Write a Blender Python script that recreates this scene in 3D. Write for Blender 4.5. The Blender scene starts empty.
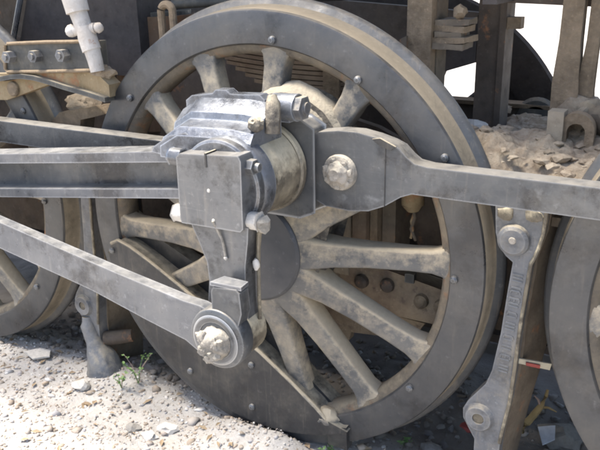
import bpy, bmesh, math, random
import numpy as np
from mathutils import Vector, Matrix, noise
R = math.radians
random.seed(7)
scene = bpy.context.scene
col = scene.collection

# ------------------------------------------------------------------ camera
cam_d = bpy.data.cameras.new('camera'); cam = bpy.data.objects.new('camera', cam_d); col.objects.link(cam)
F, YAW, PIT, ROL = 739.385, 0.5250714, 0.3450063, -0.0215499
cam_d.sensor_width = 36; cam_d.lens = 36*F/600; cam_d.clip_start = 0.02; cam_d.clip_end = 3000
ca, sa, cb, sb, cc, sc = math.cos(YAW), math.sin(YAW), math.cos(PIT), math.sin(PIT), math.cos(ROL), math.sin(ROL)
fw = Vector((-sa*cb, ca*cb, -sb)); rt = Vector((ca, sa, 0)); up = rt.cross(fw)
r2 = rt*cc+up*sc; u2 = -rt*sc+up*cc
m = Matrix((r2, u2, -fw)).transposed().to_4x4(); m.translation = Vector((1.175847, -1.790409, 1.526993))
cam.matrix_world = m
scene.camera = cam

# ------------------------------------------------------------------ light
SUN_EL, SUN_AZ = R(68), R(-103)          # azimuth measured from +Y towards +X
world = bpy.data.worlds.new('World'); scene.world = world; world.use_nodes = True
wn = world.node_tree.nodes; wl = world.node_tree.links
sky = wn.new('ShaderNodeTexSky'); sky.sky_type = 'NISHITA'; sky.sun_disc = False
sky.sun_elevation = SUN_EL; sky.sun_rotation = SUN_AZ; sky.dust_density = 3.0; sky.air_density = 1.0
wn['Background'].inputs['Strength'].default_value = 0.15
wl.new(sky.outputs[0], wn['Background'].inputs['Color'])
sd = bpy.data.lights.new('sun', 'SUN'); sun = bpy.data.objects.new('sun', sd); col.objects.link(sun)
sd.energy = 4.0; sd.angle = R(18); sd.color = (1, .95, .87)
sdir = Vector((math.sin(SUN_AZ)*math.cos(SUN_EL), math.cos(SUN_AZ)*math.cos(SUN_EL), math.sin(SUN_EL)))
sun.rotation_euler = sdir.to_track_quat('Z', 'Y').to_euler()
scene.view_settings.view_transform = 'Standard'; scene.view_settings.look = 'None'
scene.view_settings.gamma = 1; scene.view_settings.use_curve_mapping = False
scene.view_settings.exposure = 1.42

# ------------------------------------------------------------------ materials
def nd(nt, typ, **kw):
    n = nt.nodes.new(typ)
    for k, v in kw.items():
        if k in n.inputs: n.inputs[k].default_value = v
        else: setattr(n, k, v)
    return n
def mixc(nt, f, a, b, mode='MIX'):
    n = nt.nodes.new('ShaderNodeMix'); n.data_type = 'RGBA'; n.blend_type = mode
    for s, v in ((n.inputs[0], f), (n.inputs[6], a), (n.inputs[7], b)):
        if isinstance(v, bpy.types.NodeSocket): nt.links.new(v, s)
        elif isinstance(v, (int, float)): s.default_value = v
        else: s.default_value = (*v, 1)
    return n.outputs[2]
def rng(nt, v, a, b, c=0, d=1):
    n = nt.nodes.new('ShaderNodeMapRange'); nt.links.new(v, n.inputs[0])
    for i, q in enumerate((a, b, c, d)): n.inputs[i+1].default_value = q
    return n.outputs[0]
def mth(nt, op, a, b=None):
    n = nt.nodes.new('ShaderNodeMath'); n.operation = op
    for s, v in ((n.inputs[0], a), (n.inputs[1], b)):
        if v is None: continue
        if isinstance(v, bpy.types.NodeSocket): nt.links.new(v, s)
        else: s.default_value = v
    return n.outputs[0]
def noi(nt, vec, scale, detail=6, rough=.6):
    n = nd(nt, 'ShaderNodeTexNoise', Scale=scale, Detail=detail, Roughness=rough)
    nt.links.new(vec, n.inputs['Vector']); return n.outputs['Fac']
def metal(name, c1, c2, rough=.5, dust=.5, dustcol=(.40, .33, .23), dt=.25, rust=.0, rustcol=(.16, .075, .035), bump=.25, metallic=.15, sc=7, streak=.25, patch=.5, grime=.3, wear=0, oil_shade=0):
    m = bpy.data.materials.new(name); m.use_nodes = True; nt = m.node_tree
    b = nt.nodes['Principled BSDF']; geo = nt.nodes.new('ShaderNodeNewGeometry'); P = geo.outputs['Position']
    big = noi(nt, P, sc, 8, .65); fine = noi(nt, P, sc*9, 6, .7); mid = noi(nt, P, sc*3.1, 6, .6)
    colr = mixc(nt, rng(nt, big, .35, .65), c1, c2)
    mp2 = nd(nt, 'ShaderNodeMapping'); mp2.inputs['Scale'].default_value = (9, 9, 160); nt.links.new(P, mp2.inputs['Vector'])
    if wear: colr = mixc(nt, rng(nt, noi(nt, mp2.outputs[0], 1.0, 5, .7), .58, .75, 0, .2), colr, tuple(min(1, q*1.8+.04) for q in c2))
    # worn pale chips and grime
    colr = mixc(nt, rng(nt, fine, .60, .74, 0, .5), colr, tuple(min(1, q*1.9+.03) for q in c2))
    colr = mixc(nt, rng(nt, mid, .56, .7, 0, grime), colr, tuple(q*.5 for q in c1))
    if streak:
        mp = nd(nt, 'ShaderNodeMapping'); mp.inputs['Scale'].default_value = (60, 60, 5); nt.links.new(P, mp.inputs['Vector'])
        st = noi(nt, mp.outputs[0], 1.0, 4, .6)
        colr = mixc(nt, rng(nt, st, .58, .75, 0, streak), colr, dustcol)
    ol = None
    if oil_shade:
        o1 = noi(nt, P, sc*.8, 9, .72); ol = rng(nt, o1, .50, .60, 0, oil_shade)
        colr = mixc(nt, ol, colr, (.016, .015, .016))
    if wear:
        bv = nt.nodes.new('ShaderNodeBevel'); bv.samples = 3; bv.inputs['Radius'].default_value = .006
        dt_ = nt.nodes.new('ShaderNodeVectorMath'); dt_.operation = 'DOT_PRODUCT'; nt.links.new(bv.outputs[0], dt_.inputs[0]); nt.links.new(geo.outputs['Normal'], dt_.inputs[1])
        ed = mth(nt, 'ADD', mth(nt, 'SUBTRACT', 1.0, dt_.outputs['Value']), mth(nt, 'MULTIPLY', mth(nt, 'SUBTRACT', mid, .55), .25))
        colr = mixc(nt, rng(nt, ed, .015, .09, 0, wear*.8), colr, tuple(min(1, q*2.2+.08) for q in c2))
    if rust:
        rn = noi(nt, P, sc*1.7, 7, .7)
        colr = mixc(nt, rng(nt, rn, .62-.25*rust, .70-.15*rust, 0, .9), colr, mixc(nt, fine, rustcol, tuple(q*2.3 for q in rustcol)))
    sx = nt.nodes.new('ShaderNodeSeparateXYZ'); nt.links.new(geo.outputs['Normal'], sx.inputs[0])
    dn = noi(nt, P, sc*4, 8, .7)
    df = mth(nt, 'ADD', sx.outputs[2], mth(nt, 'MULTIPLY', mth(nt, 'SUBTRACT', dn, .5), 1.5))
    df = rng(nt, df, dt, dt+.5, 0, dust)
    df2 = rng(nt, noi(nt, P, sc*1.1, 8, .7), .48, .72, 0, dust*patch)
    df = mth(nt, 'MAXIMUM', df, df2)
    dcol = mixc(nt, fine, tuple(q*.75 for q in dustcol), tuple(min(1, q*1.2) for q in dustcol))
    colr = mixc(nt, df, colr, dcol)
    nt.links.new(colr, b.inputs['Base Color'])
    ro = mth(nt, 'ADD', rng(nt, mid, .3, .7, rough-.12, rough+.15), mth(nt, 'MULTIPLY', df, .35))
    if ol is not None: ro = mth(nt, 'SUBTRACT', ro, mth(nt, 'MULTIPLY', ol, .20))
    nt.links.new(ro, b.inputs['Roughness'])
    b.inputs['Metallic'].default_value = metallic
    bp = nd(nt, 'ShaderNodeBump', Strength=bump, Distance=.006)
    h = mth(nt, 'ADD', mid, mth(nt, 'MULTIPLY', fine, .6)); nt.links.new(h, bp.inputs['Height'])
    nt.links.new(bp.outputs[0], b.inputs['Normal'])
    return m
M = {}
M['wheel'] = metal('painted_wheel_steel', (.044, .046, .050), (.074, .073, .073), .40, .45, (.19, .165, .13), dt=.45, bump=.22, sc=4, patch=.55, streak=.2, oil_shade=.6)
M['weight'] = metal('painted_weight_steel', (.022, .023, .026), (.038, .038, .040), .42, .95, (.40, .35, .26), dt=.5, bump=.25, sc=6, patch=.15, streak=.12, oil_shade=.4)
M['tread'] = metal('dusty_tread', (.13, .11, .08), (.23, .19, .135), .8, .6, (.27, .225, .16), dt=-.3, bump=.5, metallic=0, sc=6, patch=.8, streak=0)
M['flange'] = metal('flange_steel', (.075, .078, .082), (.12, .118, .115), .5, .35, dt=.6, bump=.25, metallic=.2, wear=.4)
M['spoke'] = metal('dusty_spoke', (.075, .077, .08), (.15, .145, .135), .55, 1.0, (.44, .37, .265), dt=-.10, bump=.35, metallic=.05, sc=6, patch=.7, streak=0, grime=.5)
M['rim'] = metal('dirty_rim', (.075, .068, .058), (.15, .12, .085), .85, .8, (.29, .235, .16), dt=.2, rust=.25, rustcol=(.12, .06, .03), bump=.5, metallic=0, sc=9)
M['hub'] = metal('grimy_hub', (.07, .063, .055), (.15, .13, .105), .75, .95, (.44, .38, .28), dt=.05, bump=.8, metallic=0, sc=14, oil_shade=.6)
M['hubface'] = metal('dark_hub_face', (.040, .043, .050), (.058, .060, .066), .5, .15, dt=.6, bump=.12, sc=5, patch=.2, streak=0, grime=.1)
M['rod'] = metal('coupling_rod_steel', (.070, .075, .082), (.115, .118, .122), .36, .6, (.34, .31, .26), dt=.5, bump=.18, metallic=.35, sc=5, patch=.35, wear=1, streak=.2, oil_shade=.75)
M['rodlight'] = metal('connecting_rod_steel', (.115, .122, .136), (.175, .18, .19), .33, .45, (.42, .40, .36), dt=.65, bump=.18, metallic=.45, sc=5, patch=.35, wear=1, streak=.3, oil_shade=.6)
M['bigend'] = metal('big_end_steel', (.12, .13, .15), (.19, .20, .22), .34, .25, (.42, .39, .34), dt=.95, bump=.35, metallic=.4, sc=7, patch=.35, grime=.4, wear=1, oil_shade=.6)
M['crank'] = metal('return_crank_steel', (.115, .118, .122), (.175, .175, .175), .38, .35, (.40, .36, .30), dt=.6, bump=.22, metallic=.35, sc=5, patch=.45, wear=.8, streak=.2, oil_shade=.6)
M['brass'] = metal('dusty_toplit_bush', (.085, .075, .06), (.17, .145, .105), .42, 1.0, (.50, .44, .32), dt=-.02, bump=.35, metallic=.15, sc=8, patch=.35, streak=.1, oil_shade=.5)  # dusty pale top, dark underside: light from above is painted in with the dust
M['nut'] = metal('caked_nut', (.17, .16, .14), (.40, .36, .31), .7, .7, (.50, .45, .36), dt=.1, bump=.9, metallic=.05, sc=24)
M['paleNut'] = metal('pale_nut', (.42, .40, .37), (.58, .55, .50), .6, .5, (.60, .54, .45), dt=.2, bump=.4, metallic=.05, sc=20, streak=0)
M['casting'] = metal('hanger_casting', (.105, .11, .12), (.17, .172, .178), .5, .7, (.42, .36, .26), dt=.4, bump=.45, metallic=.1, sc=10, patch=.45, wear=.35, oil_shade=.4)
M['castflat'] = metal('plain_casting', (.12, .125, .132), (.18, .182, .186), .5, .5, (.42, .36, .26), dt=.5, bump=.3, metallic=.1, sc=10, patch=.35)
M['castpale'] = metal('pale_dusty_casting', (.12, .12, .12), (.21, .20, .18), .7, .9, (.46, .41, .32), dt=.1, bump=.6, metallic=0, sc=9)
M['brownside'] = metal('brown_iron', (.095, .075, .055), (.16, .13, .095), .85, .5, (.28, .22, .15), dt=.3, rust=.12, bump=.5, metallic=0, sc=9)
M['palepost'] = metal('pale_dusty_post', (.14, .105, .068), (.24, .18, .12), .85, .6, (.36, .275, .18), dt=.0, bump=1.0, metallic=0, sc=12)
M['dark'] = metal('sooty_iron', (.038, .032, .031), (.070, .057, .050), .75, .35, (.12, .095, .07), dt=.55, bump=.35, metallic=0, sc=8, streak=.1)
M['darkbrown'] = metal('dark_brown_iron', (.062, .048, .038), (.11, .083, .062), .8, .5, (.19, .15, .105), dt=.45, rust=.05, bump=.45, metallic=0, sc=8, streak=.2)
M['spring'] = metal('leaf_spring_steel', (.15, .105, .07), (.22, .165, .115), .8, .7, (.32, .25, .17), dt=.1, bump=.4, metallic=0, sc=11)
M['scaly'] = metal('scaly_brown_iron', (.14, .10, .07), (.28, .22, .15), .85, .5, (.38, .31, .21), dt=.2, rust=.25, rustcol=(.05, .035, .03), bump=.8, metallic=0, sc=8, patch=.9)
M['ochre'] = metal('ochre_dusty_iron', (.22, .16, .085), (.33, .25, .145), .85, .6, (.40, .33, .22), dt=.2, rust=.35, bump=.6, metallic=0, sc=10)
M['plate'] = metal('black_bolted_plate', (.04, .041, .04), (.075, .073, .066), .6, .7, (.28, .24, .17), dt=.45, bump=.45, metallic=.05, sc=10, wear=.5)
M['whitepipe'] = metal('worn_white_pipe', (.40, .37, .34), (.56, .53, .49), .6, .5, (.40, .32, .23), dt=.3, bump=.5, metallic=0, sc=14, rust=.05, patch=.6)
M['rusttank'] = metal('rusty_tank', (.15, .09, .055), (.22, .145, .09), .85, .3, (.30, .23, .15), dt=.4, rust=.5, bump=.35, metallic=0, sc=5)
M['heap'] = metal('heap_dirt', (.23, .175, .12), (.40, .33, .24), .95, .5, (.50, .44, .35), dt=.75, bump=1.0, metallic=0, sc=16, streak=0, grime=.6)
M['axlebox'] = metal('axle_box_iron', (.26, .21, .15), (.38, .32, .24), .85, .6, (.42, .36, .26), dt=.0, bump=.5, metallic=0, sc=10)

def plain(name, c, rough=.7, bump=0, scale=30, c2=None):
    m = bpy.data.materials.new(name); m.use_nodes = True; nt = m.node_tree; b = nt.nodes['Principled BSDF']
    geo = nt.nodes.new('ShaderNodeNewGeometry'); n = noi(nt, geo.outputs['Position'], scale, 6, .65)
    nt.links.new(mixc(nt, rng(nt, n, .3, .7), c, c2 or tuple(q*.7 for q in c)), b.inputs['Base Color'])
    b.inputs['Roughness'].default_value = rough
    if bump:
        bp = nd(nt, 'ShaderNodeBump', Strength=bump, Distance=.005); nt.links.new(n, bp.inputs['Height']); nt.links.new(bp.outputs[0], b.inputs['Normal'])
    return m
M['paper'] = plain('white_scrap', (.60, .63, .68), .6)
M['cream'] = plain('cream_card', (.55, .50, .38), .7)
M['red'] = plain('red_print', (.33, .06, .05), .6)
M['yellow'] = plain('dry_yellow', (.38, .28, .13), .8)
M['dryleaf'] = plain('dry_leaf', (.38, .29, .18), .8, c2=(.25, .17, .10), scale=8)
M['pink'] = plain('pinkish_twig', (.5, .36, .3), .8)
M['weed'] = plain('weed_green', (.10, .20, .05), .7, c2=(.20, .30, .10))
M['stonepale'] = plain('pale_stone', (.62, .58, .52), .9, .6, 60)
M['stonegrey'] = plain('grey_stone', (.28, .26, .23), .9, .6, 60)
# ground
gm = bpy.data.materials.new('dusty_ballast_earth'); gm.use_nodes = True; nt = gm.node_tree; b = nt.nodes['Principled BSDF']
geo = nt.nodes.new('ShaderNodeNewGeometry'); P = geo.outputs['Position']
a1 = noi(nt, P, 3.5, 8, .7); a2 = noi(nt, P, 45, 8, .75); a3 = noi(nt, P, 140, 4, .7)
c = mixc(nt, rng(nt, a1, .35, .65), (.43, .40, .36), (.56, .525, .48))
c = mixc(nt, rng(nt, a2, .5, .75, 0, .6), c, (.33, .27, .20))
c = mixc(nt, rng(nt, a3, .55, .7, 0, .6), c, (.66, .63, .58))
# shade under the engine painted into the earth between and beside the rails
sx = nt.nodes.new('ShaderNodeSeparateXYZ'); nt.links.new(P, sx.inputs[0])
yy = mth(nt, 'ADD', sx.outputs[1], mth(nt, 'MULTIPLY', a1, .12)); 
oil_shade = mth(nt, 'MULTIPLY', rng(nt, yy, .10, .30), rng(nt, yy, 1.25, 1.1))
c = mixc(nt, mth(nt, 'MULTIPLY', oil_shade, .85), c, (.15, .125, .10))
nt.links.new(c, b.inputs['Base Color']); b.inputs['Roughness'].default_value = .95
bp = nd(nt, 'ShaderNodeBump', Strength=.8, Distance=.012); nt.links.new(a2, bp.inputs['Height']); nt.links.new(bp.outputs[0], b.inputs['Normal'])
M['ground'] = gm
# gravel: colour per stone
sm = bpy.data.materials.new('gravel_stones'); sm.use_nodes = True; nt = sm.node_tree; b = nt.nodes['Principled BSDF']
geo = nt.nodes.new('ShaderNodeNewGeometry')
cr = nt.nodes.new('ShaderNodeValToRGB'); nt.links.new(geo.outputs['Random Per Island'], cr.inputs[0])
els = cr.color_ramp.elements; els[0].position = 0; els[0].color = (.27, .22, .17, 1); els[1].position = 1; els[1].color = (.74, .71, .66, 1)
for p_, c_ in ((.12, (.32, .26, .20)), (.3, (.42, .37, .32)), (.5, (.48, .43, .38)), (.62, (.46, .35, .25)), (.72, (.36, .35, .36)), (.88, (.62, .58, .53))):
    e = els.new(p_); e.color = (*c_, 1)
n_ = noi(nt, geo.outputs['Position'], 90, 5, .7)
nt.links.new(mixc(nt, rng(nt, n_, .3, .7, 0, .4), cr.outputs[0], (.34, .28, .21)), b.inputs['Base Color']); b.inputs['Roughness'].default_value = .92
M['gravel'] = sm

rm = sm.copy(); rm.name = 'shaded_rubble'; M['rubble'] = rm  # gravel copy, its colours darkened with the shade under the engine
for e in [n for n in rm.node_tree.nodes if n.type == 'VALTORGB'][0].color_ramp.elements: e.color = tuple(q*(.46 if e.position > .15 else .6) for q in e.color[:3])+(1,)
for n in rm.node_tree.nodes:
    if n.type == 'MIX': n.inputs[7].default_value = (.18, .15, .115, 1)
# ------------------------------------------------------------------ mesh helpers (world coordinates)
def tag(o, label=None, cat=None, group=None, kind=None):
    if label: o['label'] = label
    if cat: o['category'] = cat
    if group: o['group'] = group
    if kind: o['kind'] = kind
    return o
def thing(name, loc, label, cat, group=None):
    o = bpy.data.objects.new(name, None); o.empty_display_size = .1; col.objects.link(o); o.location = loc
    return tag(o, label, cat, group)
def wloc(o):
    v = Vector((0, 0, 0))
    while o: v += o.location; o = o.parent
    return v
def obj(name, bm, mat, parent=None, bev=0, seg=2, ang=32, org=None):
    if bev:
        es = [e for e in bm.edges if len(e.link_faces) == 2 and e.calc_face_angle(0) > R(28)]
        if es: bmesh.ops.bevel(bm, geom=es, offset=bev, offset_type='OFFSET', segments=seg, profile=.5, affect='EDGES', clamp_overlap=True)
    base = wloc(parent) if parent else Vector((0, 0, 0))
    if org is not None: base = Vector(org)
    bmesh.ops.recalc_face_normals(bm, faces=bm.faces)
    bmesh.ops.translate(bm, verts=bm.verts, vec=-base)
    me = bpy.data.meshes.new(name); bm.to_mesh(me); bm.free()
    me.polygons.foreach_set('use_smooth', [True]*len(me.polygons)); me.set_sharp_from_angle(angle=R(ang))
    mats = mat if isinstance(mat, (list, tuple)) else [mat]
    for q in mats: me.materials.append(q)
    o = bpy.data.objects.new(name, me); col.objects.link(o)
    if parent: o.parent = parent
    elif org is not None: o.location = base
    return o
def B(): return bmesh.new()
def prism(bm, poly, y0, y1, axis='y'):
    def V(a, b, t): return (a, t, b) if axis == 'y' else ((t, a, b) if axis == 'x' else (a, b, t))
    A = [bm.verts.new(V(p[0], p[1], y0)) for p in poly]; C = [bm.verts.new(V(p[0], p[1], y1)) for p in poly]
    n = len(poly); bm.faces.new(A); bm.faces.new(C[::-1])
    for i in range(n): bm.faces.new((A[i], A[(i+1) % n], C[(i+1) % n], C[i]))
    return bm
def box(bm, x0, x1, y0, y1, z0, z1): return prism(bm, [(x0, z0), (x1, z0), (x1, z1), (x0, z1)], y0, y1)
def frame(d):
    d = Vector(d).normalized(); a = Vector((0, 0, 1)) if abs(d.z) < .9 else Vector((1, 0, 0))
    u = d.cross(a).normalized(); return d, u, d.cross(u)
def rod(bm, p0, p1, r0, r1=None, n=20):
    p0, p1 = Vector(p0), Vector(p1); r1 = r0 if r1 is None else r1; d, u, v = frame(p1-p0)
    a = [bm.verts.new(p0+(u*math.cos(t)+v*math.sin(t))*r0) for t in [2*math.pi*i/n for i in range(n)]]
    c = [bm.verts.new(p1+(u*math.cos(t)+v*math.sin(t))*r1) for t in [2*math.pi*i/n for i in range(n)]]
    bm.faces.new(a); bm.faces.new(c[::-1])
    for i in range(n): bm.faces.new((a[i], a[(i+1) % n], c[(i+1) % n], c[i]))
    return bm
def tube(bm, pts, r, n=10):
    pts = [Vector(p) for p in pts]; rings = []
    for i, p in enumerate(pts):
        d = (pts[min(i+1, len(pts)-1)]-pts[max(i-1, 0)]); d, u, v = frame(d)
        rr = r[i] if isinstance(r, (list, tuple)) else r
        rings.append([bm.verts.new(p+(u*math.cos(t)+v*math.sin(t))*rr) for t in [2*math.pi*k/n for k in range(n)]])
    for a, c in zip(rings, rings[1:]):
        for i in range(n): bm.faces.new((a[i], a[(i+1) % n], c[(i+1) % n], c[i]))
    bm.faces.new(rings[0]); bm.faces.new(rings[-1][::-1]); return bm
def lathe(bm, prof, cx, cz, n=64, a0=0, a1=360, closed=False):
    """prof: (radius, y) list turned round the axis parallel to Y through (cx, cz)"""
    full = a1-a0 >= 359.9; k = n if full else n+1; rings = []
    for r, y in prof:
        if r < 1e-6: rings.append([bm.verts.new((cx, y, cz))]*k)
        else: rings.append([bm.verts.new((cx+r*math.cos(R(a0+(a1-a0)*i/n)), y, cz+r*math.sin(R(a0+(a1-a0)*i/n)))) for i in range(k)])
    pairs = list(zip(rings, rings[1:]))
    if closed: pairs.append((rings[-1], rings[0]))
    for a, c in pairs:
        for i in range(n):
            j = (i+1) % k
            q = []
            for v in (a[i], a[j], c[j], c[i]):
                if v not in q: q.append(v)
            if len(q) > 2: bm.faces.new(q)
    return bm
def arc(cx, cz, r, a0, a1, n=16): return [(cx+r*math.cos(R(a0+(a1-a0)*i/n)), cz+r*math.sin(R(a0+(a1-a0)*i/n))) for i in range(n+1)]
def rough(bm, amp, scale=20, cuts=0, seed=0):
    if cuts: bmesh.ops.subdivide_edges(bm, edges=bm.edges, cuts=cuts, use_grid_fill=True)
    bm.normal_update()
    for v in bm.verts:
        n = noise.noise(v.co*scale+Vector((seed, 3.1*seed, 0)))+.5*noise.noise(v.co*scale*2.3+Vector((0, seed, 7)))
        v.co += v.normal*n*amp
    return bm
def lump(bm, c, r, amp=.35, sub=2, seed=0, sq=(1, 1, 1)):
    g = bmesh.ops.create_icosphere(bm, subdivisions=sub, radius=1)
    for v in g['verts']:
        p = v.co.copy(); k = 1+amp*(noise.noise(p*1.7+Vector((seed, seed*.7, 0)))+.6*noise.noise(p*4+Vector((seed, 0, 5))))
        v.co = Vector(c)+Vector((p.x*r*k*sq[0], p.y*r*k*sq[1], p.z*r*k*sq[2]))
    return bm
def hexnut(bm, p0, p1, r, seed=0):
    rod(bm, p0, p1, r, r, 6); return bm

# ------------------------------------------------------------------ setting: ground, gravel, rails
def ground_h(x, y):
    h = (.004 if y < .12 else -.012)+.014*noise.noise((x*1.6, y*1.6, 0))+.007*noise.noise((x*9, y*9, 3))
    if abs(x) < 3 and -2 < y < 3:
        h += .009*noise.noise((x*24, y*24, 9))
        # spoil piled against the foot of the wheel
        h += .052*math.exp(-((x+.03)/.175)**4-((y+.05)/.09)**2)*(1 if y < -.026 else max(0, 1-(y+.026)/.02))
        h += .02*math.exp(-((x+.72)/.12)**2-((y-.1)/.2)**2)
    if -.03 < y < .115 and x < .45: h = max(h, .005+.004*noise.noise((x*30, y*30, 1)))
    if y > .16 and y < 1.0: h -= .035*min(1, (y-.16)/.1)
    return h
def axis_vals(a, b, step, far):
    v = list(np.arange(a, b+step/2, step)); s = step; p = v[-1]; q = v[0]; out = []; lo = []
    while p < far: s *= 1.35; p += s; out.append(p)
    s = step
    while q > -far: s *= 1.35; q -= s; lo.append(q)
    return lo[::-1]+v+out
xs = axis_vals(-2.2, 1.5, .02, 600); ys = axis_vals(-.9, 1.3, .02, 600)
vs = [(x, y, ground_h(x, y) if abs(x) < 60 and abs(y) < 60 else -.02) for y in ys for x in xs]
nx = len(xs); fs = [(j*nx+i, j*nx+i+1, (j+1)*nx+i+1, (j+1)*nx+i) for j in range(len(ys)-1) for i in range(nx-1)]
me = bpy.data.meshes.new('ground'); me.from_pydata(vs, [], fs); me.materials.append(M['ground'])
me.polygons.foreach_set('use_smooth', [True]*len(fs))
g = bpy.data.objects.new('ground', me); col.objects.link(g); tag(g, kind='structure')

def stones(name, n, region, smin, smax, power, mat, seed, reject=None):
    rs = np.random.RandomState(seed)
    bm = B(); bmesh.ops.create_icosphere(bm, subdivisions=1, radius=1)
    base = np.array([v.co[:] for v in bm.verts]); bf = np.array([[v.index for v in f.verts] for f in bm.faces]); bm.free()
    V = []; Fc = []; k = 0
    while k < n:
        x = rs.uniform(region[0], region[1]); y = rs.uniform(region[2], region[3])
        if reject and reject(x, y): k += 1; continue
        s = smin+(smax-smin)*rs.rand()**power
        p = base*(1+.42*(rs.rand(len(base), 1)-.5)*2); cut = rs.normal(size=(3, 3)); cut /= np.linalg.norm(cut, axis=1)[:, None]
        for cn_ in cut:
            dd = p@cn_-.45; p = p-np.outer(np.maximum(dd, 0), cn_)
        p = p*np.array([1, rs.uniform(.6, 1), rs.uniform(.35, .75)])*s
        a = rs.uniform(0, 6.28); ca_, sa_ = math.cos(a), math.sin(a); b_ = rs.uniform(-.5, .5)
        p = p@np.array([[ca_, sa_, 0], [-sa_, ca_, 0], [0, 0, 1]])@np.array([[1, 0, 0], [0, math.cos(b_), math.sin(b_)], [0, -math.sin(b_), math.cos(b_)]])
        p = p+np.array([x, y, ground_h(x, y)+s*.05]); Fc.append(bf+len(V)*len(base)); V.append(p); k += 1
    V = np.concatenate(V); Fc = np.concatenate(Fc)
    me = bpy.data.meshes.new(name); me.vertices.add(len(V)); me.vertices.foreach_set('co', V.ravel())
    me.loops.add(Fc.size); me.loops.foreach_set('vertex_index', Fc.ravel().astype(np.int32))
    me.polygons.add(len(Fc)); me.polygons.foreach_set('loop_start', np.arange(0, Fc.size, 3, dtype=np.int32))
    me.update(calc_edges=True); me.materials.append(mat)
    o = bpy.data.objects.new(name, me); col.objects.link(o); return o
tag(stones('gravel', 26000, (-1.75, 1.15, -.75, .10), .0015, .011, 5.0, M['gravel'], 3), 'pale fine gravel and dust covering the ground beside the wheels', 'gravel', kind='stuff')
tag(stones('stone_chips', 520, (-1.6, .6, -.6, .08), .006, .026, 2.6, M['gravel'], 8), 'larger pale and brown stone chips scattered over the fine gravel', 'stone chips', kind='stuff')
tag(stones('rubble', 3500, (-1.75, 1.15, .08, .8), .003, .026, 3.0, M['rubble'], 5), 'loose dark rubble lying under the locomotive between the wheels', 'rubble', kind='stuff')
for y0 in (.018, 1.122):
    bm = B(); prism(bm, [(y0, 0), (y0+.062, 0), (y0+.062, -.03), (y0+.04, -.04), (y0+.04, -.10), (y0+.09, -.12), (y0-.03, -.12), (y0+.022, -.10), (y0+.022, -.04), (y0, -.03)], -40, 40, 'x')
    tag(obj('rail', bm, M['brownside'], None, .003), kind='structure')

# ------------------------------------------------------------------ wheels
RW = .70
SPOKES = [134.9, 109.6, 84.4, 57.2, 30.2, 3.2, -26.2, -52.2, -76.5, -101.0, -125.5, -150.3, -175.5, 160.0]
def spoke_bm(ang, cx=0, cz=RW):
    bm = B(); st = [(.13, .070, .00, .060), (.19, .052, .004, .050), (.26, .041, .014, .040), (.36, .036, .026, .034), (.48, .0345, .038, .031), (.545, .037, .045, .031), (.575, .046, .048, .032), (.592, .064, .050, .036), (.604, .095, .052, .040)]
    d = Vector((math.cos(R(ang)), 0, math.sin(R(ang)))); u = Vector((-d.z, 0, d.x)); n = 20; rings = []
    for r, w, y, dp in st:
        ring = []
        for k in range(n):
            t = 2*math.pi*k/n; c_, s_ = math.cos(t), math.sin(t); e = 2/6.5
            p = Vector((cx, 0, cz))+d*r+u*(w*.93*math.copysign(abs(c_)**e, c_))+Vector((0, y+dp*math.copysign(abs(s_)**e, s_), 0))
            ring.append(bm.verts.new(p))
        rings.append(ring)
    for a, c in zip(rings, rings[1:]):
        for k in range(n): bm.faces.new((a[k], a[(k+1) % n], c[(k+1) % n], c[k]))
    bm.faces.new(rings[0]); bm.faces.new(rings[-1])
    rough(bm, .0022, 22, 0, ang); return bm
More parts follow.
